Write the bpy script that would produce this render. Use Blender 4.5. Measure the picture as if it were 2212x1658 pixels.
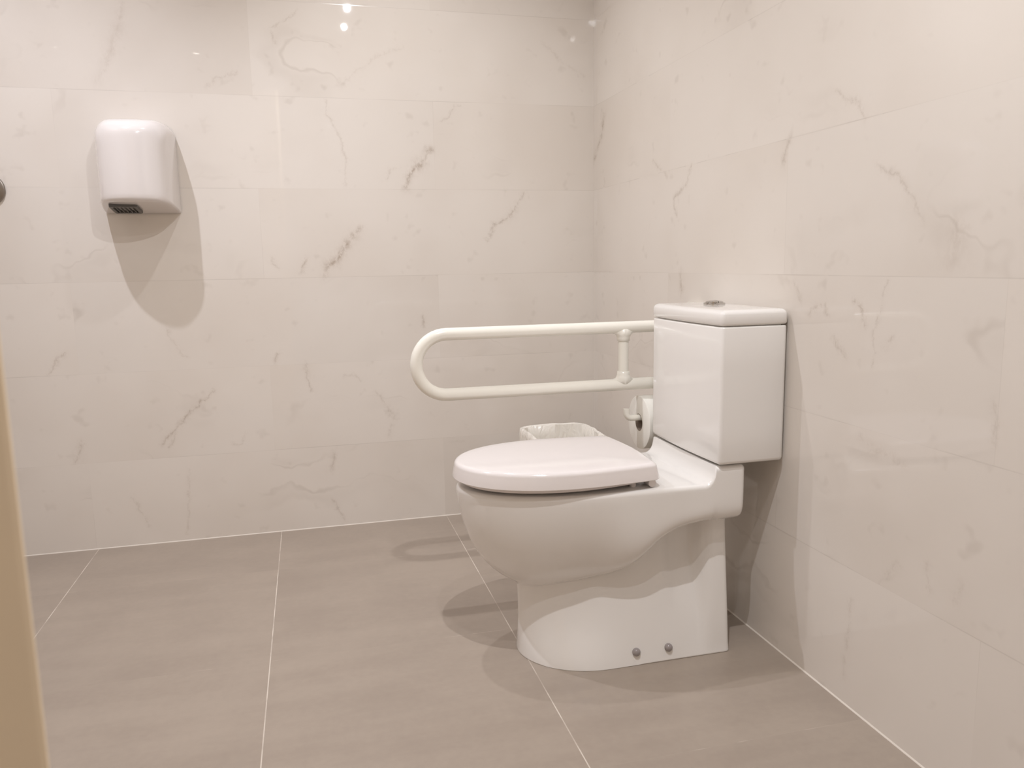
import bpy, bmesh, math, random
from mathutils import Vector, Matrix
for _o in list(bpy.data.objects):
    bpy.data.objects.remove(_o, do_unlink=True)
SC = bpy.context.scene
COL = SC.collection
random.seed(4)

# ------------------------------------------------------------------ camera
RIGHT = Vector((0.96779, -0.25116, -0.01738))
UP = Vector((0.0546, 0.14198, 0.98836))
FWD = Vector((0.24577, 0.95748, -0.15112))
cam_d = bpy.data.cameras.new('camera')
cam_d.sensor_fit = 'HORIZONTAL'
cam_d.sensor_width = 36.0
cam_d.lens = 1701.33 / 2212 * 36.0
cam_d.clip_start = 0.05
cam_d.dof.use_dof = True
cam_d.dof.focus_distance = 2.3
cam_d.dof.aperture_fstop = 11.0
cam = bpy.data.objects.new('camera', cam_d)
COL.objects.link(cam)
M = Matrix((RIGHT, UP, -FWD)).transposed().to_4x4()
M.translation = Vector((-1.057, -2.8417, 0.9361))
cam.matrix_world = M
SC.camera = cam

# ------------------------------------------------------------------ world, exposure
w = bpy.data.worlds.new('world'); SC.world = w
w.use_nodes = True
w.node_tree.nodes['Background'].inputs[0].default_value = (0.9, 0.85, 0.8, 1)
w.node_tree.nodes['Background'].inputs[1].default_value = 0.02
vs = SC.view_settings
SC.display_settings.display_device = 'sRGB'
vs.view_transform = 'Standard'; vs.look = 'None'
vs.exposure = 0.0; vs.gamma = 1.0; vs.use_curve_mapping = False

# light bounces
SC.cycles.max_bounces = 8; SC.cycles.diffuse_bounces = 4; SC.cycles.glossy_bounces = 4

# ceiling lamps of the room
CEIL = 2.42
WARM = (0.97, 0.985, 1.03); COOL = (0.95, 0.985, 1.10)
LAMPS = [  # x, y, watts, full cone in degrees, point the beam is aimed at, colour, label
    (-0.745, -2.03, 66.0, 176, (-0.745, -2.03), WARM, 'recessed ceiling downlight nearer the toilet of the pair in the middle of the room'),
    (-0.745, -2.40, 24.0, 176, (-0.745, -2.40), WARM, 'recessed ceiling downlight nearer the camera of the pair in the middle of the room'),
    (-0.95, -0.78, 36.0, 106, (-0.35, -0.10), WARM, 'recessed ceiling downlight between the toilet and the hand dryer'),
    (-1.78, -0.75, 56.0, 132, (-1.78, -0.75), COOL, 'recessed ceiling downlight in front of the hand dryer'),
    (-1.71, -3.28, 21.0, 150, (-1.71, -3.28), WARM, 'recessed ceiling downlight behind the open beige door'),
]

# ------------------------------------------------------------------ helpers
def srgb(r, g, b):
    def f(c):
        c /= 255.0
        return c / 12.92 if c <= 0.04045 else ((c + 0.055) / 1.055) ** 2.4
    return (f(r), f(g), f(b), 1.0)

def mesh(name, verts, faces, mat, parent=None, origin=(0, 0, 0), smooth=True, angle=35):
    """verts are world coordinates; the object's origin sits at `origin`."""
    o3 = Vector(origin)
    me = bpy.data.meshes.new(name)
    me.from_pydata([tuple(Vector(v) - o3) for v in verts], [], faces)
    me.validate()
    bm = bmesh.new(); bm.from_mesh(me)
    bmesh.ops.remove_doubles(bm, verts=bm.verts, dist=1e-6)
    bmesh.ops.recalc_face_normals(bm, faces=bm.faces)
    bm.to_mesh(me); bm.free()
    me.materials.append(mat)
    if smooth:
        for p in me.polygons: p.use_smooth = True
        me.set_sharp_from_angle(angle=math.radians(angle))
    ob = bpy.data.objects.new(name, me)
    COL.objects.link(ob)
    if parent is not None:
        ob.parent = parent
    else:
        ob.location = o3
    return ob

def thing(name, loc, label, cat, group=None):
    o = bpy.data.objects.new(name, None); COL.objects.link(o)
    o.location = loc; o.empty_display_size = 0.05
    o['label'] = label; o['category'] = cat
    if group: o['group'] = group
    return o

def tag(o, label, cat, group=None):
    o['label'] = label; o['category'] = cat
    if group: o['group'] = group
    return o

def struct(o):
    o['kind'] = 'structure'; return o

class MB:
    def __init__(s): s.v = []; s.f = []
    def rings(s, R, cap0=True, cap1=True, closed=True):
        b = len(s.v); n = len(R[0])
        for r in R: s.v += [tuple(p) for p in r]
        for i in range(len(R) - 1):
            for j in range(n if closed else n - 1):
                k = (j + 1) % n
                s.f.append((b + i*n + j, b + i*n + k, b + (i+1)*n + k, b + (i+1)*n + j))
        if cap0: s.f.append(tuple(b + j for j in reversed(range(n))))
        if cap1: s.f.append(tuple(b + (len(R)-1)*n + j for j in range(n)))
        return s
    def box(s, a, c):
        (x0, y0, z0), (x1, y1, z1) = a, c
        return s.rings([[(x0,y0,z0),(x1,y0,z0),(x1,y1,z0),(x0,y1,z0)],
                        [(x0,y0,z1),(x1,y0,z1),(x1,y1,z1),(x0,y1,z1)]])
    def tube(s, pts, r, n=24, caps=True):
        P = [Vector(p) for p in pts]; R = []
        t0 = (P[1]-P[0]).normalized()
        ref = Vector((0,1,0)) if abs(t0.y) < .9 else Vector((1,0,0))
        for i, p in enumerate(P):
            t = (P[min(i+1,len(P)-1)] - P[max(i-1,0)]).normalized()
            a = t.cross(ref).normalized(); b = t.cross(a).normalized(); ref = b.cross(t) if False else ref
            rr = r[i] if isinstance(r, (list, tuple)) else r
            R.append([p + rr*(math.cos(2*math.pi*k/n)*a + math.sin(2*math.pi*k/n)*b) for k in range(n)])
        return s.rings(R, caps, caps)
    def lathe(s, prof, origin, axis, n=40, caps=True):
        """prof: (distance along axis, radius)"""
        ax = Vector(axis).normalized(); o = Vector(origin)
        ref = Vector((0,0,1)) if abs(ax.z) < .9 else Vector((1,0,0))
        a = ax.cross(ref).normalized(); b = ax.cross(a)
        R = [[o + ax*d + rr*(math.cos(2*math.pi*k/n)*a + math.sin(2*math.pi*k/n)*b) for k in range(n)] for d, rr in prof]
        return s.rings(R, caps, caps)
    def build(s, name, mat, parent=None, origin=(0,0,0), **k):
        return mesh(name, s.v, s.f, mat, parent, origin, **k)

def rrect(x0, x1, y0, y1, r, n=6):
    """rounded rectangle in 2D; r = one radius or (r at x1y1, x0y1, x0y0, x1y0)"""
    rs = r if isinstance(r, (list, tuple)) else (r,)*4
    out = []
    for (cx, cy, a0, rr) in ((x1, y1, 0, rs[0]), (x0, y1, 90, rs[1]), (x0, y0, 180, rs[2]), (x1, y0, 270, rs[3])):
        sx = -1 if cx == x1 else 1; sy = -1 if cy == y1 else 1
        for k in range(n + 1):
            a = math.radians(a0 + 90*k/n)
            out.append((cx + sx*rr + rr*math.cos(a), cy + sy*rr + rr*math.sin(a)))
    return out

def lerp(a, b, t): return a + (b - a)*t
def sstep(a, b, x):
    t = max(0.0, min(1.0, (x - a)/(b - a))); return t*t*(3 - 2*t)
def table(T, x):
    if x <= T[0][0]: return T[0][1]
    for (a, b), (c, d) in zip(T, T[1:]):
        if x <= c: return lerp(b, d, (x - a)/(c - a))
    return T[-1][1]

# ------------------------------------------------------------------ materials
class NT:
    def __init__(s, name):
        s.m = bpy.data.materials.new(name); s.m.use_nodes = True
        s.t = s.m.node_tree; s.n = s.t.nodes
        s.b = s.n['Principled BSDF']
    def node(s, typ, **k):
        x = s.n.new(typ)
        for a, v in k.items(): setattr(x, a, v)
        return x
    def put(s, sock, v):
        if hasattr(v, 'is_linked') or isinstance(v, bpy.types.NodeSocket): s.t.links.new(v, sock)
        else: sock.default_value = v
    def math(s, op, a, b=0.0, c=None, clamp=False):
        x = s.node('ShaderNodeMath', operation=op); x.use_clamp = clamp
        s.put(x.inputs[0], a); s.put(x.inputs[1], b)
        if c is not None: s.put(x.inputs[2], c)
        return x.outputs[0]
    def vmath(s, op, a, b=None, out=0):
        x = s.node('ShaderNodeVectorMath', operation=op)
        s.put(x.inputs[0], a)
        if b is not None: s.put(x.inputs[1], b)
        return x.outputs[out]
    def mix(s, f, a, b, typ='MIX'):
        x = s.node('ShaderNodeMix', data_type='RGBA', blend_type=typ)
        s.put(x.inputs[0], f); s.put(x.inputs[6], a); s.put(x.inputs[7], b)
        return x.outputs[2]
    def ramp(s, v, a, b, lo=0.0, hi=1.0):
        x = s.node('ShaderNodeMapRange', interpolation_type='SMOOTHSTEP')
        s.put(x.inputs[0], v); x.inputs[1].default_value = a; x.inputs[2].default_value = b
        x.inputs[3].default_value = lo; x.inputs[4].default_value = hi
        return x.outputs[0]
    def noise(s, vec, scale, detail=3.0, rough=0.5, out=0, dist=0.0):
        x = s.node('ShaderNodeTexNoise')
        s.put(x.inputs['Vector'], vec); x.inputs['Scale'].default_value = scale
        x.inputs['Detail'].default_value = detail; x.inputs['Roughness'].default_value = rough
        x.inputs['Distortion'].default_value = dist
        return x.outputs[out]
    def comb(s, a, b, c=0.0):
        x = s.node('ShaderNodeCombineXYZ')
        for i, v in enumerate((a, b, c)): s.put(x.inputs[i], v)
        return x.outputs[0]
    def coord(s):
        tc = s.node('ShaderNodeTexCoord'); sp = s.node('ShaderNodeSeparateXYZ')
        s.t.links.new(tc.outputs['Object'], sp.inputs[0])
        return tc.outputs['Object'], sp.outputs[0], sp.outputs[1], sp.outputs[2]

def plain(name, col, rough=0.4, metal=0.0, spec=0.5, coat=0.0, var=0.03, vscale=6.0, bump=0.0, emis=None):
    t = NT(name); P, x, y, z = t.coord()
    nz = t.noise(P, vscale, 3)
    k = t.ramp(nz, 0.3, 0.7, 1 - var, 1.0)
    c = t.mix(1.0, col, t.comb(k, k, k), 'MULTIPLY')
    t.put(t.b.inputs['Base Color'], c)
    t.b.inputs['Roughness'].default_value = rough
    t.b.inputs['Metallic'].default_value = metal
    t.b.inputs['Specular IOR Level'].default_value = spec
    t.b.inputs['Coat Weight'].default_value = coat
    t.b.inputs['Coat Roughness'].default_value = 0.03
    if bump:
        bn = t.node('ShaderNodeBump'); bn.inputs['Strength'].default_value = bump
        bn.inputs['Distance'].default_value = 0.002
        t.put(bn.inputs['Height'], t.noise(P, vscale*30, 2)); t.put(t.b.inputs['Normal'], bn.outputs[0])
    if emis:
        t.b.inputs['Emission Color'].default_value = emis[0]
        t.b.inputs['Emission Strength'].default_value = emis[1]
    return t.m

def seg_group():
    """one stretch of a vein; the running mask travels in the z of the vector"""
    g = bpy.data.node_groups.new('vein_segment', 'ShaderNodeTree')
    I = g.interface
    for n, ty in (('P','NodeSocketVector'),('A','NodeSocketVector'),('BA','NodeSocketVector'),('InvLen2','NodeSocketFloat'),
                  ('InvW2','NodeSocketFloat'),('Strength','NodeSocketFloat')):
        I.new_socket(n, in_out='INPUT', socket_type=ty)
    I.new_socket('P', in_out='OUTPUT', socket_type='NodeSocketVector')
    N = g.nodes; L = g.links
    gi = N.new('NodeGroupInput'); go = N.new('NodeGroupOutput')
    def vm(op, a, b=None):
        x = N.new('ShaderNodeVectorMath'); x.operation = op; L.new(a, x.inputs[0])
        if isinstance(b, tuple): x.inputs[1].default_value = b
        elif b is not None: L.new(b, x.inputs[1])
        return x
    def mm(op, a, b=0.0, clamp=False):
        x = N.new('ShaderNodeMath'); x.operation = op; x.use_clamp = clamp; L.new(a, x.inputs[0])
        if isinstance(b, float): x.inputs[1].default_value = b
        else: L.new(b, x.inputs[1])
        return x.outputs[0]
    pa = vm('MULTIPLY', vm('SUBTRACT', gi.outputs['P'], gi.outputs['A']).outputs[0], (1.0, 1.0, 0.0)).outputs[0]
    d = vm('DOT_PRODUCT', pa, gi.outputs['BA']).outputs['Value']
    t = mm('MULTIPLY', d, gi.outputs['InvLen2'], True)
    sc = N.new('ShaderNodeVectorMath'); sc.operation = 'SCALE'; L.new(gi.outputs['BA'], sc.inputs[0]); L.new(t, sc.inputs['Scale'])
    df = vm('SUBTRACT', pa, sc.outputs[0]).outputs[0]
    l2 = vm('DOT_PRODUCT', df, df).outputs['Value']
    ng = mm('MULTIPLY', mm('SQRT', mm('MULTIPLY', l2, gi.outputs['InvW2'])), -1.0)
    st = mm('MULTIPLY', mm('EXPONENT', ng), gi.outputs['Strength'])
    sp = N.new('ShaderNodeSeparateXYZ'); L.new(gi.outputs['P'], sp.inputs[0])
    cb = N.new('ShaderNodeCombineXYZ'); L.new(sp.outputs[0], cb.inputs[0]); L.new(sp.outputs[1], cb.inputs[1])
    L.new(mm('MAXIMUM', st, sp.outputs[2]), cb.inputs[2])
    L.new(cb.outputs[0], go.inputs['P'])
    return g
VEINS_BACK = [
    ([(-0.7, 1.206), (-0.685, 1.249), (-0.639, 1.297), (-0.61, 1.337)], 0.55, 0.012),
    ([(-0.766, 1.237), (-0.754, 1.269), (-0.722, 1.269)], 0.25, 0.005),
    ([(-0.961, 1.495), (-0.959, 1.443), (-0.931, 1.407), (-0.914, 1.354), (-0.901, 1.293), (-0.905, 1.216)], 0.25, 0.004),
    ([(-0.569, 1.432), (-0.536, 1.459), (-0.515, 1.488), (-0.495, 1.487)], 0.25, 0.004),
    ([(-0.271, 1.192), (-0.3, 1.143), (-0.324, 1.101), (-0.387, 1.075), (-0.396, 1.04), (-0.415, 1.024)], 0.4, 0.007),
    ([(-0.86, 1.07), (-0.887, 1.04), (-0.927, 0.992), (-0.956, 0.95), (-0.986, 0.938), (-0.991, 0.907)], 0.6, 0.011),
    ([(-1.055, 0.958), (-1.071, 0.922)], 0.45, 0.006),
    ([(-1.17, 0.967), (-1.149, 0.936)], 0.25, 0.005),
    ([(-1.386, 0.522), (-1.412, 0.494), (-1.457, 0.462), (-1.509, 0.399), (-1.551, 0.365), (-1.566, 0.345)], 0.42, 0.006),
    ([(-1.51, 0.391), (-1.541, 0.335)], 0.25, 0.005),
    ([(-1.825, 0.673), (-1.856, 0.653), (-1.885, 0.607)], 0.3, 0.005),
    ([(-1.165, 0.643), (-1.176, 0.614)], 0.3, 0.005),
    ([(-1.075, 0.598), (-1.067, 0.548), (-1.058, 0.503)], 0.35, 0.006),
    ([(-0.942, 0.553), (-0.903, 0.548), (-0.886, 0.532)], 0.2, 0.004),
    ([(-0.838, 0.49), (-0.796, 0.435), (-0.776, 0.379), (-0.794, 0.318)], 0.25, 0.007),
    ([(-0.652, 0.753), (-0.656, 0.711)], 0.4, 0.006),
    ([(-1.81, 0.37), (-1.829, 0.308)], 0.3, 0.008),
    ([(-1.286, 0.361), (-1.309, 0.332), (-1.337, 0.331)], 0.2, 0.004),
    ([(-1.483, 0.257), (-1.498, 0.094), (-1.506, 0.026)], 0.2, 0.005),
    ([(-0.99, 0.269), (-1.008, 0.211)], 0.25, 0.008),
    ([(-1.007, 0.1), (-0.966, 0.017)], 0.25, 0.005),
    ([(-1.515, 0.74), (-1.5, 0.693), (-1.464, 0.642)], 0.2, 0.004),
    ([(-1.035, 1.777), (-1.059, 1.751), (-1.126, 1.712)], 0.22, 0.004),
    ([(-1.126, 1.7), (-1.114, 1.666)], 0.25, 0.004),
    ([(-1.565, 1.762), (-1.575, 1.725), (-1.632, 1.574), (-1.66, 1.527)], 0.16, 0.016),
    ([(-1.242, 1.569), (-1.3, 1.555), (-1.338, 1.525)], 0.2, 0.005),
    ([(-1.672, 0.171), (-1.622, 0.069)], 0.2, 0.005),
    ([(-0.693, 1.678), (-0.773, 1.644), (-0.909, 1.548)], 0.14, 0.006),
    ([(-0.196, 1.717), (-0.127, 1.657), (-0.036, 1.605)], 0.16, 0.006),
]
VEINS_RIGHT = [
    ([(-0.108, 1.451), (-0.071, 1.375), (-0.009, 1.318)], 0.6, 0.012),
    ([(-1.399, 1.269), (-1.436, 1.243), (-1.468, 1.231), (-1.489, 1.203)], 0.25, 0.005),
    ([(-1.53, 1.107), (-1.571, 1.088), (-1.6, 1.066), (-1.629, 1.037), (-1.657, 0.998)], 0.28, 0.006),
    ([(-1.242, 1.197), (-1.225, 1.153)], 0.3, 0.008),
    ([(-0.777, 1.195), (-0.753, 1.155), (-0.673, 1.114), (-0.689, 1.064)], 0.35, 0.006),
    ([(-0.522, 1.238), (-0.628, 1.185)], 0.22, 0.005),
    ([(-1.484, 0.848), (-1.503, 0.841), (-1.516, 0.803)], 0.45, 0.006),
    ([(-1.341, 0.817), (-1.377, 0.837)], 0.3, 0.005),
    ([(-1.39, 0.842), (-1.398, 0.817)], 0.3, 0.005),
    ([(-1.575, 0.895), (-1.558, 0.827), (-1.546, 0.786), (-1.548, 0.727)], 0.25, 0.004),
    ([(-1.283, 0.882), (-1.309, 0.841)], 0.2, 0.005),
    ([(-1.422, 0.775), (-1.466, 0.739)], 0.3, 0.006),
    ([(-1.574, 0.768), (-1.59, 0.785)], 0.28, 0.006),
    ([(-0.722, 0.895), (-0.729, 0.847)], 0.4, 0.008),
    ([(-1.733, 0.989), (-1.729, 0.933)], 0.15, 0.02),
    ([(-1.831, 0.7), (-1.839, 0.643)], 0.2, 0.006),
    ([(-1.717, 0.381), (-1.722, 0.345)], 0.25, 0.006),
    ([(-1.643, 0.36), (-1.61, 0.316)], 0.2, 0.006),
    ([(-1.517, 0.231), (-1.51, 0.117), (-1.509, 0.056)], 0.2, 0.007),
    ([(-1.796, 0.376), (-1.784, 0.346)], 0.2, 0.007),
    ([(-1.522, 0.584), (-1.553, 0.564), (-1.652, 0.558)], 0.15, 0.008),
]

SEG = seg_group()
TILE_H, TILE_W = 0.3, 1.2

def tile_wall(name, axis, u_odd, veins):
    t = NT(name); P, X, Y, Z = t.coord()
    U = X if axis == 'x' else Y
    row = t.math('FLOOR', t.math('DIVIDE', Z, TILE_H))
    odd = t.math('MODULO', row, 2.0)
    ush = t.math('SUBTRACT', U, u_odd)
    us = t.math('ADD', t.math('DIVIDE', ush, TILE_W), t.math('MULTIPLY', t.math('SUBTRACT', 1.0, odd), 0.5))
    colm = t.math('FLOOR', us)
    rnd = t.node('ShaderNodeTexWhiteNoise', noise_dimensions='2D')
    t.put(rnd.inputs['Vector'], t.comb(row, colm))
    # joints
    fz = t.math('FRACT', t.math('DIVIDE', Z, TILE_H))
    dz = t.math('MULTIPLY', t.math('MINIMUM', fz, t.math('SUBTRACT', 1.0, fz)), TILE_H)
    fu = t.math('FRACT', us)
    du = t.math('MULTIPLY', t.math('MINIMUM', fu, t.math('SUBTRACT', 1.0, fu)), TILE_W)
    jn = t.math('MAXIMUM', t.ramp(dz, 0.0005, 0.0013, 1.0, 0.0), t.ramp(du, 0.0004, 0.0010, 0.35, 0.0))
    jv = t.ramp(t.noise(P, 2.6, 1), 0.40, 0.66, 0.12, 1.0)
    joint = t.math('MULTIPLY', jn, jv)
    # marble: each tile has its own cut of the stone
    uv = t.comb(U, Z, 0.0)
    off = t.vmath('MULTIPLY', rnd.outputs['Color'], (7.0, 7.0, 7.0))
    p = t.vmath('ADD', uv, off)
    wob = t.vmath('SUBTRACT', t.noise(p, 5.0, 3, 0.6, out=1), (0.5, 0.5, 0.5))
    rot = t.node('ShaderNodeMapping', vector_type='POINT')
    t.put(rot.inputs['Vector'], t.vmath('ADD', p, t.vmath('MULTIPLY', wob, (0.16, 0.16, 0.16))))
    rot.inputs['Rotation'].default_value = (0, 0, math.radians(-58))
    rot.inputs['Scale'].default_value = (0.55, 1.6, 1.0)
    n1 = t.noise(rot.outputs[0], 2.0, 2, 0.5)
    ridge = t.ramp(t.math('ABSOLUTE', t.math('SUBTRACT', n1, 0.5)), 0.0, 0.012, 1.0, 0.0)
    ridge2 = t.ramp(t.math('ABSOLUTE', t.math('SUBTRACT', n1, 0.54)), 0.0, 0.05, 1.0, 0.0)
    msk = t.ramp(t.noise(p, 3.1, 2), 0.52, 0.72, 0.0, 1.0)
    spk = t.ramp(t.noise(p, 15.0, 2, 0.65), 0.62, 0.78, 0.0, 1.0)
    fine = t.math('MULTIPLY', ridge, t.math('MULTIPLY', msk, 0.20))
    soft = t.math('MULTIPLY', ridge2, t.math('MULTIPLY', msk, 0.10))
    vein = t.math('ADD', fine, t.math('ADD', soft, t.math('MULTIPLY', spk, 0.16)))
    # the larger veins, each at its own place on the wall
    big = None
    if veins:
        w2 = t.vmath('SUBTRACT', t.noise(uv, 26.0, 5, 0.72, out=1), (0.5, 0.5, 0.5))
        pw = t.vmath('ADD', uv, t.vmath('MULTIPLY', w2, (0.050, 0.050, 0.0)))
        cur = t.vmath('MULTIPLY', pw, (1.0, 1.0, 0.0))
        for pts, st, wd in veins:
            m = len(pts) - 1
            for i in range(m):
                a, b = pts[i], pts[i+1]
                gn = t.node('ShaderNodeGroup'); gn.node_tree = SEG
                t.put(gn.inputs['P'], cur)
                gn.inputs['A'].default_value = (a[0], a[1], 0)
                ba = (b[0]-a[0], b[1]-a[1]); gn.inputs['BA'].default_value = (ba[0], ba[1], 0)
                gn.inputs['InvLen2'].default_value = 1.0/max(1e-6, ba[0]**2 + ba[1]**2)
                k = 1.0 if m == 1 else 0.62 + 0.38*math.sin(math.pi*(i + 0.5)/m)
                gn.inputs['InvW2'].default_value = 1.0/(0.8*wd*k)**2; gn.inputs['Strength'].default_value = st*k
                cur = gn.outputs[0]
        sp = t.node('ShaderNodeSeparateXYZ'); t.put(sp.inputs[0], cur); prev = sp.outputs[2]
        brk = t.ramp(t.noise(t.vmath('MULTIPLY', uv, (1.0, 0.6, 1.0)), 48.0, 4, 0.7), 0.34, 0.62, 0.12, 1.0)
        big = t.math('MINIMUM', t.math('MULTIPLY', t.math('MULTIPLY', prev, brk), 1.3), 0.8)
    base = t.mix(t.ramp(t.noise(p, 1.7, 3, 0.55), 0.35, 0.65), WALL_A, WALL_B)
    k = t.ramp(rnd.outputs['Value'], 0.0, 1.0, 0.975, 1.0)
    base = t.mix(1.0, base, t.comb(k, k, k), 'MULTIPLY')
    c = t.mix(t.math('MINIMUM', vein, 0.4), base, VEIN_C)
    if big is not None: c = t.mix(big, c, t.mix(t.noise(uv, 12.0, 2), VEIN_C, VEIN_D))
    c = t.mix(t.math('MULTIPLY', joint, 0.30), c, JOINT_C)
    t.put(t.b.inputs['Base Color'], c)
    t.put(t.b.inputs['Roughness'], t.math('ADD', t.math('MULTIPLY', joint, 0.4), 0.022))
    t.b.inputs['Specular IOR Level'].default_value = 0.5
    return t.m

WALL_A = srgb(234, 226, 217); WALL_B = srgb(229, 220, 210)
VEIN_C = srgb(164, 149, 134); VEIN_D = srgb(158, 132, 108); JOINT_C = srgb(150, 138, 124)

def floor_mat():
    t = NT('grey_floor_tile'); P, X, Y, Z = t.coord()
    gx, gy, S = -1.1907, -0.974, 0.5984
    def dist(c, o):
        f = t.math('FRACT', t.math('DIVIDE', t.math('SUBTRACT', c, o), S))
        return t.math('MULTIPLY', t.math('MINIMUM', f, t.math('SUBTRACT', 1.0, f)), S), t.math('FLOOR', t.math('DIVIDE', t.math('SUBTRACT', c, o), S))
    dx, ix = dist(X, gx); dy, iy = dist(Y, gy)
    n0 = t.noise(P, 9.0, 3, 0.6)
    gxl = t.math('MULTIPLY', t.ramp(dx, 0.0008, 0.0016, 1.0, 0.0), t.ramp(n0, 0.34, 0.60, 0.30, 1.0))
    gyl = t.math('MULTIPLY', t.ramp(dy, 0.0008, 0.0016, 1.0, 0.0), t.ramp(n0, 0.52, 0.72, 0.02, 0.6))
    g = t.math('MAXIMUM', gxl, gyl)
    rnd = t.node('ShaderNodeTexWhiteNoise', noise_dimensions='2D'); t.put(rnd.inputs['Vector'], t.comb(ix, iy))
    p = t.vmath('ADD', P, t.vmath('MULTIPLY', rnd.outputs['Color'], (5, 5, 5)))
    st = t.vmath('MULTIPLY', p, (0.35, 2.2, 1.0))
    n1 = t.noise(st, 6.0, 5, 0.6); n2 = t.noise(p, 4.0, 4, 0.6); n3 = t.noise(p, 55.0, 2)
    v = t.math('ADD', t.math('MULTIPLY', n1, 0.45), t.math('ADD', t.math('MULTIPLY', n2, 0.4), t.math('MULTIPLY', n3, 0.15)))
    c = t.mix(t.ramp(v, 0.32, 0.68), srgb(163, 149, 136), srgb(175, 161, 147))
    c = t.mix(g, c, srgb(222, 211, 198))
    t.put(t.b.inputs['Base Color'], c)
    t.put(t.b.inputs['Roughness'], t.ramp(n1, 0.3, 0.7, 0.34, 0.44))
    t.b.inputs['Specular IOR Level'].default_value = 0.45
    bn = t.node('ShaderNodeBump'); bn.inputs['Strength'].default_value = 0.10; bn.inputs['Distance'].default_value = 0.002
    t.put(bn.inputs['Height'], n3); t.put(t.b.inputs['Normal'], bn.outputs[0])
    return t.m

WX0, WX1, WY0, WY1 = -2.15, 0.0, -4.0, 0.0
T = 0.10
MAT_FLOOR = floor_mat()
MAT_CEIL = plain('ceiling_paint', srgb(238, 234, 228), 0.8, var=0.02)
def slab(name, a, b, mat): return struct(MB().box(a, b).build(name, mat, smooth=False))
def tiled(name, axis, a, b, plane, u_odd, veins):
    """wall slab whose room face is cut into its tiles; a tile's stone carries the veins that run across it"""
    u0, u1 = a, b
    mats = [tile_wall(name + '_marble', axis, u_odd, [])]
    V, F, MI = [], [], []
    def pt(u, z, d):
        V.append((u, plane + d, z) if axis == 'x' else (plane + d, u, z)); return len(V) - 1
    dirn = T if plane > (WY0 + 0.01 if axis == 'x' else WX0 + 0.01) else -T
    nrow = int(math.ceil(CEIL/TILE_H - 1e-6))
    for r_ in range(nrow):
        z0, z1 = r_*TILE_H, min(CEIL, (r_+1)*TILE_H)
        o_ = u_odd + (0.0 if r_ % 2 else TILE_W/2)
        k0 = math.floor((u0 - o_)/TILE_W); cuts = [u0]
        k = k0 + 1
        while o_ + k*TILE_W < u1 - 1e-6: cuts.append(o_ + k*TILE_W); k += 1
        cuts.append(u1)
        for c0, c1 in zip(cuts, cuts[1:]):
            vs_ = []
            for pts, st, wd in veins:
                if any(min(p[0], q[0]) < c1 + .02 and max(p[0], q[0]) > c0 - .02 and min(p[1], q[1]) < z1 + .02 and max(p[1], q[1]) > z0 - .02 for p, q in zip(pts, pts[1:])):
                    vs_.append((pts, st, wd))
            mi = 0
            if vs_:
                mats.append(tile_wall(name + '_marble_veined', axis, u_odd, vs_)); mi = len(mats) - 1
            F.append((pt(c0, z0, 0), pt(c1, z0, 0), pt(c1, z1, 0), pt(c0, z1, 0))); MI.append(mi)
    i = [pt(u, z, d) for d in (0, dirn) for u, z in ((u0, 0), (u1, 0), (u1, CEIL), (u0, CEIL))]
    F += [(i[4], i[5], i[6], i[7])] + [(i[k], i[(k+1) % 4], i[4 + (k+1) % 4], i[4 + k]) for k in range(4)]
    MI += [0]*5
    me = bpy.data.meshes.new(name); me.from_pydata(V, [], F)
    for m_ in mats: me.materials.append(m_)
    me.polygons.foreach_set('material_index', MI)
    nrm = Vector((0, -dirn, 0)) if axis == 'x' else Vector((-dirn, 0, 0))
    me.update()
    bm = bmesh.new(); bm.from_mesh(me)
    bm.faces.ensure_lookup_table()
    for f in bm.faces[:len(F) - 5]:
        if f.normal.dot(nrm) < 0: f.normal_flip()
    bm.to_mesh(me); bm.free()
    ob = bpy.data.objects.new(name, me); COL.objects.link(ob)
    return struct(ob)
slab('floor', (WX0-T, WY0-T, -0.08), (WX1+T, WY1+T, 0.0), MAT_FLOOR)
slab('ceiling', (WX0-T, WY0-T, CEIL), (WX1+T, WY1+T, CEIL+0.08), MAT_CEIL)
tiled('wall_back', 'x', WX0-T, WX1+T, WY1, -1.1955, VEINS_BACK)
tiled('wall_right', 'y', WY0-T, WY1, WX1, -1.24, VEINS_RIGHT)
tiled('wall_left', 'y', WY0-T, WY1, WX0, -0.9, [])
tiled('wall_front', 'x', WX0, WX1, WY0, -0.9, [])

MAT_SEAL = plain('pale_sealant', srgb(232, 222, 210), 0.6, var=0.05, vscale=20)
def bead(name, p0, p1, nx, ny, r=0.0026):
    prof = [(0,0),(r,0),(0.75*r,0.45*r),(0.45*r,0.75*r),(0,r)]
    R = [[(p[0]+a*nx, p[1]+a*ny, b) for a, b in prof] for p in (p0, p1)]
    return struct(MB().rings(R).build(name, MAT_SEAL, smooth=False))
bead('trim_1', (WX0, 0, 0), (0, 0, 0), 0, -1)
bead('trim_2', (0, WY0, 0), (0, -0.0026, 0), -1, 0)

# open door leaf at the left, close to the camera
MAT_DOOR = plain('beige_door_laminate', srgb(246, 226, 196), 0.5, var=0.05, vscale=3)
de = Vector((-1.162, -2.529)); dd = Vector((-0.917, -0.40)).normalized(); dn = Vector((-dd.y, dd.x))
if dn.y < 0: dn = -dn
dl = ((WX0 + 0.006) - de.x)/dd.x; dth = 0.04
c2 = [de, de + dd*dl, de + dd*dl + dn*dth, de + dn*dth]
door = struct(MB().rings([[(p.x, p.y, z) for p in c2] for z in (0.006, 2.03)]).build('door_1', MAT_DOOR, smooth=False))
bv = door.modifiers.new('edge', 'BEVEL'); bv.width = 0.003; bv.segments = 2

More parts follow.
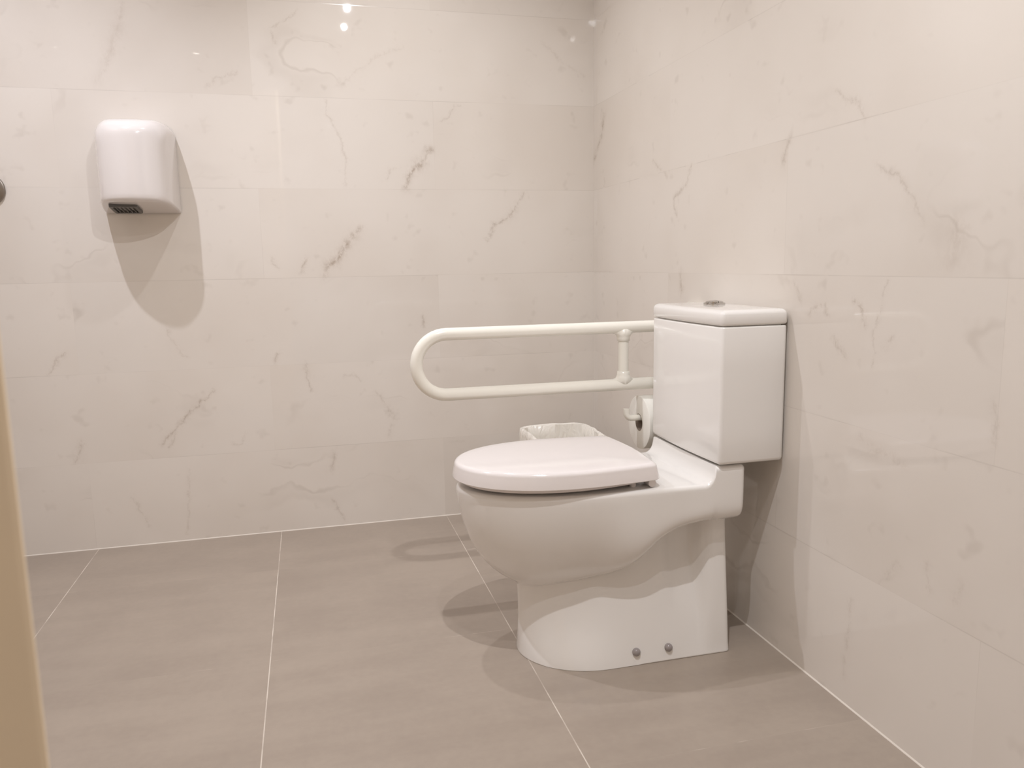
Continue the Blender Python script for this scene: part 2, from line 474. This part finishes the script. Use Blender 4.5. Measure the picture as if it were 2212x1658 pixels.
# ------------------------------------------------------------------ ceiling lamps
MAT_LAMP_FRAME = plain('white_lamp_frame', srgb(235, 232, 226), 0.35)
MAT_LAMP_LED = plain('lit_lamp_diffuser', srgb(255, 250, 240), 0.5, emis=((1, 0.93, 0.84, 1), 12.0))
for (lx, ly, pw, cone, aim, lcol, lab) in LAMPS:
    L = thing('ceiling_light', (lx, ly, CEIL), lab, 'ceiling light', 'recessed ceiling downlights')
    ring = [(0.0, 0.022), (0.0, 0.046), (0.003, 0.048), (0.006, 0.046), (0.006, 0.026), (0.001, 0.022)]
    MB().lathe(ring, (lx, ly, CEIL), (0, 0, -1), 32, caps=False).build('frame', MAT_LAMP_FRAME, L, (lx, ly, CEIL))
    MB().lathe([(0.0005, 0.0), (0.0005, 0.0215), (0.0015, 0.0215), (0.002, 0.0)], (lx, ly, CEIL), (0, 0, -1), 32, caps=False).build('diffuser', MAT_LAMP_LED, L, (lx, ly, CEIL))
    ld = bpy.data.lights.new('downlight', 'SPOT')
    ld.energy = pw; ld.color = lcol; ld.shadow_soft_size = 0.014
    ld.spot_size = math.radians(cone); ld.spot_blend = 1.0
    lo = bpy.data.objects.new('downlight', ld); COL.objects.link(lo)
    lo.parent = L; lo.location = (0, 0, -0.020)
    lo.rotation_euler = Vector((aim[0] - lx, aim[1] - ly, -2.0)).to_track_quat('-Z', 'Y').to_euler()
# ------------------------------------------------------------------ toilet
PORC = plain('white_porcelain', srgb(242, 238, 233), 0.14, coat=0.5, var=0.012)
PLAS = plain('white_seat_plastic', srgb(240, 233, 230), 0.12, coat=0.4, var=0.008)
CHROME = plain('chrome', srgb(205, 203, 200), 0.12, metal=1.0, var=0.02)
CAPM = plain('grey_bolt_cap', srgb(160, 151, 149), 0.25, var=0.02, coat=0.3)
YC = -1.09
O = (-0.36, YC, 0.0)
toilet = thing('toilet', O, 'white close-coupled toilet with closed lid standing against the right wall', 'toilet')

XF = [(0.0,-.604),(.03,-.603),(.10,-.602),(.172,-.603),(.180,-.608),(.188,-.622),(.201,-.643),(.22,-.664),(.247,-.689),(.28,-.709),(.313,-.7225),(.34,-.731),(.365,-.737),(.39,-.741),(.416,-.7445),(.43,-.7455)]
XR = [(0.0,-.112),(.10,-.111),(.322,-.110),(.331,-.109),(.334,-.104),(.339,-.099),(.347,-.097),(.47,-.097)]
def zc_of(x):
    return table([(-.604,.172),(-.57,.178),(-.52,.189),(-.46,.197),(-.41,.208),(-.385,.217),(-.36,.231),(-.335,.252),(-.31,.281),(-.295,.295),(-.28,.305),(-.262,.314),(-.245,.319),(-.2,.327),(-.1,.332)], x)
def ztop_of(x):
    x0, x1, h = -0.200, -0.172, 0.041
    if x <= x0: return 0.428
    if x >= x1: return 0.428 + h
    q = (x - x0)/(x1 - x0)
    return 0.428 + h*(1 - math.sqrt(max(0.0, 1 - q*q)))
XE = -0.42
def w_ped(x, z):
    base = 0.088 + 0.063*(max(0.0, 1 - z/0.30))**1.55
    dent = 0.016*sstep(-.27, -.235, x)*(1 - sstep(-.185, -.158, x))*sstep(0.10, 0.24, z)
    base = lerp(base, max(base, 0.116 + 0.033*max(0.0, 1 - z/0.3)), sstep(-.195, -.155, x))
    return base - dent - 0.022*sstep(-.34, -.50, x)*sstep(0.0, 0.11, z)
def w_bowl(x, z, zc, zt):
    v = max(0.0, min(1.0, (z - zc)/(zt - zc)))
    rear = sstep(-0.46, -0.25, x)
    k = lerp(2.0, 9.0, rear); e = lerp(0.72, 0.42, rear)
    g = (1 - (1 - v)**k)**e
    wt = lerp(0.171, 0.1735, sstep(-.3, -.12, x))
    return lerp(w_ped(x, zc), wt, g)
NN, NSIDE = 26, 34
sx = [lerp(XE, -0.208, (i+1)/16) for i in range(16)] + [lerp(-0.203, -0.1715, i/13) for i in range(14)] + [-0.16, -0.145, -0.13]
S_LOW = [0, .004, .012, .06, .15, .3, .5, .7, .85, .94, .985, 1.0]
S_UP = [.006, .02, .045, .08, .13, .2, .28, .37, .47, .57, .67, .77, .87, .94, 1.0]
RT = 0.011
def column_x(j, z):
    xf = table(XF, z)
    if j <= NN:
        th = 0.5*math.pi*j/NN
        n = lerp(2.0, 2.35, sstep(.17, .40, z))
        q = 1 + 0.32*sstep(0.0, 0.10, z)*(1 - sstep(0.165, 0.26, z))
        return XE - (XE - xf)*max(0.0, math.cos(th))**(2/n), math.sin(th)**q
    return None, 1.0
def ring_at(level):
    half = []
    for j in range(NN + 1):
        th = 0.5*math.pi*j/NN
        xn, _ = column_x(j, 0.18)
        zc = zc_of(xn); zt = 0.428
        z, off, dz = level(zc, zt - RT, xn)
        x, s = column_x(j, z)
        W = w_ped(x, z) if z <= zc else w_bowl(x, z, zc, zt)
        half.append([x, W*s, z, off, dz])
    for x in sx:
        zc = zc_of(x); zt = ztop_of(x)
        z, off, dz = level(zc, zt - RT, x)
        W = w_ped(x, z) if z <= zc else w_bowl(x, z, zc, zt)
        half.append([x, W, z, off, dz])
    # rear corner and back face
    x_l = sx[-1]
    zc = zc_of(-0.11); zt = ztop_of(-0.11)
    z, off, dz = level(zc, zt - RT, -0.11)
    W = w_ped(-0.13, z) if z <= zc else w_bowl(-0.11, z, zc, zt)
    xr = table(XR, z); r = min(0.012, 0.8*abs(xr - x_l))
    for k in range(6):
        a = 0.5*math.pi*k/5
        half.append([xr - r + r*math.sin(a), W - r + r*math.cos(a), z, off, dz])
    half.append([xr, 0.5*W, z, off, dz])
    # inward offset for the rounded rim
    out = []
    n = len(half)
    for i, (x, y, z, off, dz) in enumerate(half):
        a = half[max(0, i-1)]; b = half[min(n-1, i+1)]
        tx, ty = b[0]-a[0], b[1]-a[1]
        if i == 0: tx, ty = 0.0, 1.0
        L = math.hypot(tx, ty) or 1.0
        nx, ny = ty/L, -tx/L          # inward
        out.append((x + nx*off, max(0.0, y + ny*off), z + dz))
    full = [(x, YC - y, z) for x, y, z in out] + [(x, YC + y, z) for x, y, z in reversed(out[1:])]
    return full
levels = []
for s in S_LOW:
    levels.append(lambda zc, zt, x, s=s: (zc*s, 0.0 if s > .003 else 0.002, 0.0))
for s in S_UP:
    levels.append(lambda zc, zt, x, s=s: (zc + (zt - zc)*s, 0.0, 0.0))
for k in range(1, 6):
    a = 0.5*math.pi*k/5
    levels.append(lambda zc, zt, x, a=a: (zt, RT*(1 - math.cos(a)), RT*math.sin(a)))
R = [ring_at(l) for l in levels]
mb = MB(); mb.rings(R, True, False)
top = R[-1]; n = len(top); b = len(mb.v) - n
for i in range(1, (n - 1)//2):
    a0, a1 = b + i, b + i + 1
    c0, c1 = b + n - i, b + n - i - 1
    if a1 == c1: mb.f.append((a0, a1, c0))
    else: mb.f.append((a0, a1, c1, c0))
mb.f.append((b, b + 1, b + n - 1))
half_n = (n + 1)//2
bowl = mb.build('bowl', PORC, toilet, O, angle=78)
bowl['label'] = 'white porcelain bowl on a tapering pedestal'

for px_ in (-0.354, -0.272):
    for sgn in (-1, 1):
        wv = w_ped(px_, 0.029)
        prof = [(-0.006, 0.0096)] + [(0.0092*math.sin(a)*1.0 + 0.002, 0.0098*math.cos(a)) for a in [0.5*math.pi*k/8 for k in range(8)]] + [(0.0112, 0.0003)]
        o = MB().lathe(prof, (px_, YC + sgn*wv, 0.029), (0, sgn, 0.30), 24).build('bolt_cap', CAPM, bowl, O)
        o['label'] = 'small grey domed bolt cap'

# lid and seat
def d_outline(tip, xe, xr, w, wr, rc, inset=0.0, n=30, e=2.15):
    tip += inset; w -= inset; wr -= inset; xr -= inset
    h = []
    for j in range(n + 1):
        th = 0.5*math.pi*j/n
        h.append((xe - (xe - tip)*max(0.0, math.cos(th))**(2/e), w*math.sin(th)**(2/2.05)))
    for k in range(1, 9):
        t_ = k/9; h.append((lerp(xe, xr - rc, t_), lerp(w, wr, t_**1.6)))
    for k in range(7):
        a = 0.5*math.pi*k/6
        h.append((xr - rc + rc*math.sin(a), wr - rc + rc*math.cos(a)))
    h.append((xr + 0.006, wr*0.45)); h.append((xr + 0.010, 0.0))
    return [(x, YC - y) for x, y in h] + [(x, YC + y) for x, y in reversed(h[1:-1])]
LID = (-0.7515, -0.49, -0.302, 0.1795, 0.165, 0.022)
def lid_ring(ins, z, dome=0.0):
    return [(x, y, z + dome) for x, y in d_outline(*LID, inset=ins)]
def squash(ring, k, z):
    cx, cy = -0.50, YC
    return [(lerp(x, cx, k), lerp(y, cy, k), z) for x, y, _ in ring]
base = lid_ring(0.0, 0)
Rl = [squash(base, .98, .4490), squash(base, .10, .4490), lid_ring(.006, .4485), lid_ring(.0015, .4475), lid_ring(.0, .4490), lid_ring(.0008, .455), lid_ring(.0035, .470)]
for k in range(7):
    a = 0.5*math.pi*k/6
    Rl.append(lid_ring(.0045 + .012*(1 - math.cos(a)), .474 + .0115*math.sin(a)))
r1 = lid_ring(.0165, 0)
for k, dz in ((.12, .0010), (.3, .0019), (.6, .0027), (.98, .003)):
    Rl.append(squash(r1, k, .4855 + dz))
seat_lid = MB().rings(Rl).build('seat_lid', PLAS, toilet, O, angle=40)
seat_lid['label'] = 'closed glossy white seat lid with a rounded front'
SEAT = (-0.733, -0.49, -0.345, 0.160, 0.145, 0.03)
def seat_ring(ins, z): return [(x, y, z) for x, y in d_outline(*SEAT, inset=ins)]
inner = [(lerp(x, -0.53, .42), lerp(y, YC, .42)) for x, y, _ in seat_ring(0, 0)]
def inn(z): return [(x, y, z) for x, y in inner]
Rs = [inn(.446), inn(.4365), seat_ring(.004, .4355), seat_ring(0, .4372), seat_ring(0, .444), seat_ring(.003, .4465), inn(.4468)]
MB().rings(Rs, False, False).build('seat_ring', PLAS, toilet, O, angle=40)
for sy in (-1, 1):
    for bx in (-0.36, -0.64):
        MB().lathe([(0, .008), (.0085, .008)], (bx, YC + sy*(.130 if bx > -.5 else .080), .4277), (0, 0, 1), 16).build('seat_buffer', PLAS, toilet, O)
    hy = YC + sy*0.132
    MB().lathe([(-.022, .0085), (-.021, .0095), (.021, .0095), (.022, .0085)], (-.322, hy, .4385), (0, 1, 0), 20).build('hinge', PLAS, toilet, O)

# cistern
def tank_ring(z, ins=0.0, bow=0.006):
    x0, x1, w = -0.172 + ins, -0.006 - ins, 0.1825 - ins
    r = max(0.004, 0.011 - ins)
    pts = []
    m = 14
    for (cx, cy, a0) in ((x1 - r, w - r, 0),):
        for k in range(6): a = math.radians(a0 + 90*k/5); pts.append((cx + r*math.cos(a), cy + r*math.sin(a)))
    for k in range(6): a = math.radians(90 + 90*k/5); pts.append((x0 + r + r*math.cos(a), w - r + r*math.sin(a)))
    for k in range(1, m):
        y = lerp(w - r, -(w - r), k/m); pts.append((x0 - bow*(1 - (y/(w - r))**2), y))
    for k in range(6): a = math.radians(180 + 90*k/5); pts.append((x0 + r + r*math.cos(a), -(w - r) + r*math.sin(a)))
    for k in range(6): a = math.radians(270 + 90*k/5); pts.append((x1 - r + r*math.cos(a), -(w - r) + r*math.sin(a)))
    return [(x, YC + y, z) for x, y in pts]
Rt = [tank_ring(.4735, .008), tank_ring(.4745, .004), tank_ring(.477, .0015), tank_ring(.482, 0), tank_ring(.55, 0), tank_ring(.70, 0), tank_ring(.784, 0), tank_ring(.7865, .0008), tank_ring(.788, .003), tank_ring(.788, .010), tank_ring(.792, .0105)]
cistern = MB().rings(Rt).build('cistern', PORC, toilet, O, angle=40)
Rl = [tank_ring(.7905, .011), tank_ring(.7905, .003), tank_ring(.792, .0005), tank_ring(.795, -.0012), tank_ring(.808, -.0012)]
for k in range(1, 8):
    a = 0.5*math.pi*k/7
    Rl.append(tank_ring(.812 + .0135*math.sin(a), -.0012 + .0165*(1 - math.cos(a))))
def tshrink(k, z): return [(lerp(x, -.09, k), lerp(y, YC, k), z) for x, y, _ in tank_ring(0, .0153)]
Rl += [tshrink(.15, .8264), tshrink(.4, .8274), tshrink(.7, .828), tshrink(.98, .8282)]
MB().rings(Rl).build('cistern_lid', PORC, cistern, O, angle=40)
bt = MB()
bc = (-0.088, -1.083, .8278)
bt.lathe([(0, .0262), (.0035, .0262), (.0048, .0250), (.0052, .0225), (.0036, .0222), (.0036, .0216)], bc, (0, 0, 1), 48, caps=False)
bo = bt.build('flush_button', CHROME, cistern, O)
bo['label'] = 'round chrome dual flush button'
for sg in (-1, 1):
    rows = []
    for rr, hz in ((.0214, .0036), (.0212, .0075), (.017, .0092), (.010, .0102), (.0005, .0104)):
        row = []
        for k in range(25):
            a = math.pi*k/24
            row.append((bc[0] + (0.0006 + rr*math.sin(a)*0.97)*sg, bc[1] + rr*math.cos(a), bc[2] + hz))
        rows.append(row)
    m_ = MB(); m_.rings(rows, False, True); MBv = m_
    m_.f.append(tuple(range(25)))
    m_.build('flush_button_half', CHROME, bo if False else cistern, O)

# ------------------------------------------------------------------ grab bar
IV = plain('ivory_enamel', srgb(249, 245, 234), 0.16, coat=0.5, var=0.015)
YB = -0.82; OB = (0.0, YB, 0.68)
bar = thing('grab_bar', OB, 'ivory U-shaped fold-up grab bar beside the toilet above the roll', 'grab bar')
zt_, zb_, rt_ = 0.7575, 0.5985, 0.0165
rad = (zt_ - zb_)/2; xa = -0.8095 + rt_ + rad
pts = [(-0.03, YB, zt_), (-0.25, YB, zt_), (-0.5, YB, zt_)]
for k in range(25):
    a = math.pi/2 + math.pi*k/24
    pts.append((xa + rad*math.cos(a), YB, (zt_+zb_)/2 + rad*math.sin(a)))
pts += [(-0.5, YB, zb_), (-0.25, YB, zb_), (-0.03, YB, zb_)]
MB().tube(pts, rt_, 28).build('rail', IV, bar, OB)
cbx = -0.2185
cb = MB().tube([(cbx, YB, zb_+.008), (cbx, YB, zt_-.008)], .0148, 24).build('crossbar', IV, bar, OB)
for zz, s in ((zt_, -1), (zb_, 1)):
    # saddle collar: flares from the thin post to wrap the rail
    n = 36; rows = []
    for kk, (h, r0) in enumerate(((.038, .0150), (.037, .0172), (.029, .0180), (.0225, .0200), (.018, .0230))):
        rows.append([(cbx + r0*math.cos(2*math.pi*k/n), YB + r0*math.sin(2*math.pi*k/n), zz + s*h) for k in range(n)])
    for rx, ext in ((.0270, .0012), (.0288, .0006), (.0294, -.002)):
        row = []
        for k in range(n):
            c_, s_ = math.cos(2*math.pi*k/n), math.sin(2*math.pi*k/n)
            ry = min(rx*0.68, rt_ + ext)
            y_ = ry*s_
            hh = math.sqrt(max(0.0, (rt_ + ext + .0002)**2 - y_*y_))
            row.append((cbx + rx*c_, YB + y_, zz + s*max(hh, .0035)))
        rows.append(row)
    MB().rings(rows, True, False).build('collar', IV, cb, OB, angle=60)
# wall bracket
pl = MB()
for_r = [[(x, YB + a, b) for a, b in rrect(-.05, .05, .54, .82, .02)] for x in (-.0005, -.008)]
pl.rings(for_r); pl.build('wall_plate', IV, bar, OB)
br = MB()
for sg in (-1, 1):
    prof = [(-.004, .56), (-.06, .575), (-.066, .60), (-.066, .757), (-.06, .785), (-.004, .80)]
    br.rings([[(x, YB + sg*.0225, z) for x, z in prof], [(x, YB + sg*.0195, z) for x, z in prof]])
br.build('bracket', IV, bar, OB, smooth=False)
for zz in (zb_, zt_):
    MB().lathe([(-.027, .006), (.027, .006)], (-.045, YB, zz), (0, 1, 0), 16).build('pivot_pin', CHROME, bar, OB)

# roll holder: arm dropping from the lower rail near the wall, running through the roll and turning up
ZR = 0.494; XRF = -0.171
zh = 0.5015
arm = [(-.040, YB, zb_-.012)]
arm += [(-.040, YB, .535)]
for k in range(9):
    a = math.pi*k/16
    arm.append((-.040 - .028*(1 - math.cos(a)), YB, .5295 - .028*math.sin(a)))
arm += [(-.12, YB, zh), (-.185, YB, zh)]
for k in range(1, 9):
    a = math.pi/2*k/8
    arm.append((-.192 - .017*math.sin(a), YB, zh + .017*(1 - math.cos(a))))
arm.append((-.209, YB, zh + .027))
hold = MB().tube(arm, .0088, 20).build('roll_holder', IV, bar, OB)
hold['label'] = 'ivory hook-ended roll holder arm'

# ------------------------------------------------------------------ toilet roll
PAPER = plain('toilet_paper', srgb(243, 239, 230), 0.9, var=0.03, vscale=25, bump=0.15)
CARD = plain('grey_cardboard_core', srgb(150, 134, 118), 0.85, var=0.06, vscale=30)
RR, RC, XB = 0.075, 0.0235, -0.074
OR = ((XRF+XB)/2, YB, ZR - 0.006)
zc_r = zh + .0088 - RC + .0006 + 0.0005
zc_r = zh + .0088 - RC + .001
roll = thing('toilet_roll', (OR[0], YB, zc_r), 'white toilet paper roll hung on the grab bar behind the cistern', 'toilet roll')
OR = (OR[0], YB, zc_r)
rp = MB().lathe([(0, RC+.0012), (0, RR-.002), (.001, RR), (XB-XRF-.001, RR), (XB-XRF, RR-.002), (XB-XRF, RC+.0012), (0, RC+.0012)], (XRF, YB, zc_r), (1, 0, 0), 64, caps=False)
rp.build('paper', PAPER, roll, OR)
co = MB().lathe([(.0005, RC), (.0005, RC+.0011), (XB-XRF-.0005, RC+.0011), (XB-XRF-.0005, RC), (.0005, RC)], (XRF, YB, zc_r), (1, 0, 0), 48, caps=False).build('core', CARD, roll, OR)
co['label'] = 'dark cardboard core seen in the end of the roll'

# ------------------------------------------------------------------ waste bin and its bag
BINM = plain('white_bin_plastic', srgb(228, 222, 212), 0.35, var=0.02)
def bag_mat():
    t = NT('thin_white_bag'); P, x, y, z = t.coord()
    t.b.inputs['Base Color'].default_value = srgb(245, 239, 229)
    t.b.inputs['Roughness'].default_value = 0.2
    bn = t.node('ShaderNodeBump'); bn.inputs['Strength'].default_value = 0.6; bn.inputs['Distance'].default_value = 0.008
    t.put(bn.inputs['Height'], t.noise(t.vmath('MULTIPLY', P, (1, 1, .5)), 42.0, 2, 0.5, dist=1.2))
    t.put(t.b.inputs['Normal'], bn.outputs[0])
    return t.m
BAG = bag_mat()
bx0, bx1, by0, by1, bz = -0.356, -0.122, -0.47, -0.205, 0.361
def bin_ring(z, ins, r=.035): return [(x, y, z) for x, y in rrect(bx0+ins, bx1-ins, by0+ins, by1-ins, max(.008, r-ins*.3), 8)]
OBN = ((bx0+bx1)/2, (by0+by1)/2, 0)
wb = thing('waste_bin', OBN, 'white waste bin in the corner behind the toilet', 'bin')
MB().rings([bin_ring(.004, .034), bin_ring(0.0, .031), bin_ring(.004, .028), bin_ring(bz-.004, .002), bin_ring(bz, .002), bin_ring(bz, .0045), bin_ring(.008, .031)]).build('body', BINM, wb, OBN, angle=50)
random.seed(11)
def crinkle(ring, amp, ph):
    out = []
    n = len(ring)
    for i, (x, y, z) in enumerate(ring):
        cx, cy = x - OBN[0], y - OBN[1]; L = math.hypot(cx, cy)
        a = math.atan2(cy, cx)
        q = math.sin(5*a + ph) + .7*math.sin(11*a + 2.1*ph) + .25*math.sin(23*a - 3*ph)
        out.append((x + cx/L*amp*q, y + cy/L*amp*q, z + amp*1.5*math.sin(4*a + ph*1.7) + amp*.6*math.sin(13*a + ph)))
    return out
def bring(z, ins):
    P_ = []
    r_ = rrect(bx0+ins, bx1-ins, by0+ins, by1-ins, .03, 10)
    for i in range(len(r_)):
        a, b_ = r_[i], r_[(i+1) % len(r_)]
        m = 30 if i % 11 == 10 else 2
        for k in range(m): P_.append((lerp(a[0], b_[0], k/m), lerp(a[1], b_[1], k/m), z))
    return P_
Rb = [crinkle(bring(bz-.075, -.0060), .0012, 1.1), crinkle(bring(bz-.045, -.0058), .0012, .4), crinkle(bring(bz-.016, -.0058), .0011, 2.0), crinkle(bring(bz+.003, -.0045), .0009, .2), crinkle(bring(bz+.0075, .0005), .0010, .7),
      crinkle(bring(bz+.004, .0085), .0009, .9), crinkle(bring(bz-.03, .0125), .0014, 2.2), crinkle(bring(bz-.12, .0185), .0016, .1), crinkle(bring(bz-.24, .030), .0018, 1.6), crinkle(bring(.05, .045), .0012, .8)]
bag = MB().rings(Rb, False, True).build('bin_bag', BAG, None, (OBN[0], OBN[1], .05), angle=60)
tag(bag, 'thin white plastic bag lining the waste bin, folded over its rim', 'bag')

# ------------------------------------------------------------------ hand dryer
ENAM = plain('white_enamel', srgb(234, 227, 223), 0.12, coat=0.5, var=0.01)
NOZ = plain('dark_grey_nozzle', srgb(88, 86, 84), 0.35, var=0.04)
BLK = plain('black_grille', srgb(26, 25, 25), 0.45, var=0.04)
OD = (-1.556, 0.0, 1.12)
dry = thing('hand_dryer', OD, 'white enamel hand dryer mounted on the back wall', 'hand dryer')
DX = -1.556
def dring(y, hw, z1, z0, rt, rb):
    n = 10
    r_ = rrect(-hw, hw, z0, z1, (rt, rt, rb, rb), n)
    out = []
    for i in range(len(r_)):
        a, b = r_[i], r_[(i + 1) % len(r_)]
        m = 16 if i % (n + 1) == n else 1
        for k in range(m): out.append((DX + lerp(a[0], b[0], k/m), y, lerp(a[1], b[1], k/m)))
    return out
prof = [(-.004,.1135,1.402,1.1185,.050,.005),(-.04,.1125,1.4015,1.1245,.050,.005),(-.08,.1095,1.3985,1.1310,.050,.006),(-.105,.106,1.394,1.1355,.049,.007),
        (-.128,.1025,1.386,1.1395,.047,.008),(-.140,.099,1.378,1.1420,.045,.010),(-.149,.094,1.369,1.1440,.042,.012),(-.1535,.0895,1.3625,1.1462,.039,.014),(-.1565,.0845,1.355,1.1495,.036,.016),(-.1582,.078,1.347,1.1545,.033,.018)]
BOW = 0.31; prof = [(p_[0]*0.90,) + p_[1:] for p_ in prof]
Rd = [dring(*p_) for p_ in prof]
lastr = Rd[-1]
for k, dy in ((.12, .0004), (.28, .0007), (.46, .0009), (.64, .0010), (.82, .0011), (.98, .0011)):
    Rd.append([(lerp(x, DX, k), y - dy, lerp(z, 1.255, k)) for x, y, z in lastr])
Rd = [[(x, y*(1 + BOW*(1 - ((x - DX)/.1)**2)), z) for x, y, z in r_] for r_ in Rd]
cover = MB().rings(Rd).build('cover', ENAM, dry, OD, angle=50)
MB().rings([dring(-.0002, .108, 1.396, 1.121, .046, .006), dring(-.006, .108, 1.396, 1.121, .046, .006)]).build('back_plate', BLK, dry, OD)
# outlet under the cover
def zb_at(y): return table([(-.17,1.1425),(-.145,1.1395),(-.12,1.1350),(-.09,1.1300),(-.045,1.1238),(0,1.1180)][::1], y)
nx0, nx1, ny0, ny1 = -1.634, -1.552, -.134, -.036
def under(x, y, d): return (x, y, zb_at(y) - d)
nz = MB()
oo = rrect(nx0, nx1, ny0, ny1, .008, 4); ii = rrect(nx0+.010, nx1-.010, ny0+.011, ny1-.010, .004, 4)
nz.rings([[under(x, y, -.004) for x, y in oo], [under(x, y, .005) for x, y in oo], [under(lerp(x,-1.595,.03), lerp(y,-.08,.03), .0075) for x, y in oo], [under(x, y, .0070) for x, y in ii], [under(x, y, -.006) for x, y in ii]], False, True)
noz = nz.build('nozzle', NOZ, dry, OD, angle=30)
gi = MB()
gi.rings([[under(x, y, -.0055) for x, y in ii], [under(x, y, -.0035) for x, y in ii]])
gr = gi.build('outlet', BLK, noz, OD)
for k in range(5):
    xx = lerp(nx0+.012, nx1-.012, (k+.5)/5)
    MB().rings([[under(xx-.0013, y, d) for y, d in ((ny0+.010,.0062),(ny1-.009,.0062),(ny1-.009,.001),(ny0+.010,.001))], [under(xx+.0013, y, d) for y, d in ((ny0+.010,.0062),(ny1-.009,.0062),(ny1-.009,.001),(ny0+.010,.001))]]).build('grille_bar', NOZ, noz, OD, smooth=False)

# ------------------------------------------------------------------ steel fitting at the left edge
STEEL = plain('brushed_steel', srgb(150, 142, 134), 0.35, metal=0.9, var=0.08, vscale=14)
OH = (-1.998, 0.0, 1.192)
hk = thing('robe_hook', OH, 'round brushed steel wall hook left of the hand dryer at the photo edge', 'hook')
MB().lathe([(0.0005, .047), (.004, .048), (.008, .0465), (.010, .043), (.0105, .0005)], OH, (0, -1, 0), 48).build('rose', STEEL, hk, OH)
MB().tube([(OH[0], -.009, OH[2]+.006), (OH[0], -.03, OH[2]+.006), (OH[0], -.045, OH[2]+.010), (OH[0], -.054, OH[2]+.020), (OH[0], -.056, OH[2]+.032)], [.009,.008,.008,.009,.0095], 20).build('peg', STEEL, hk, OH)
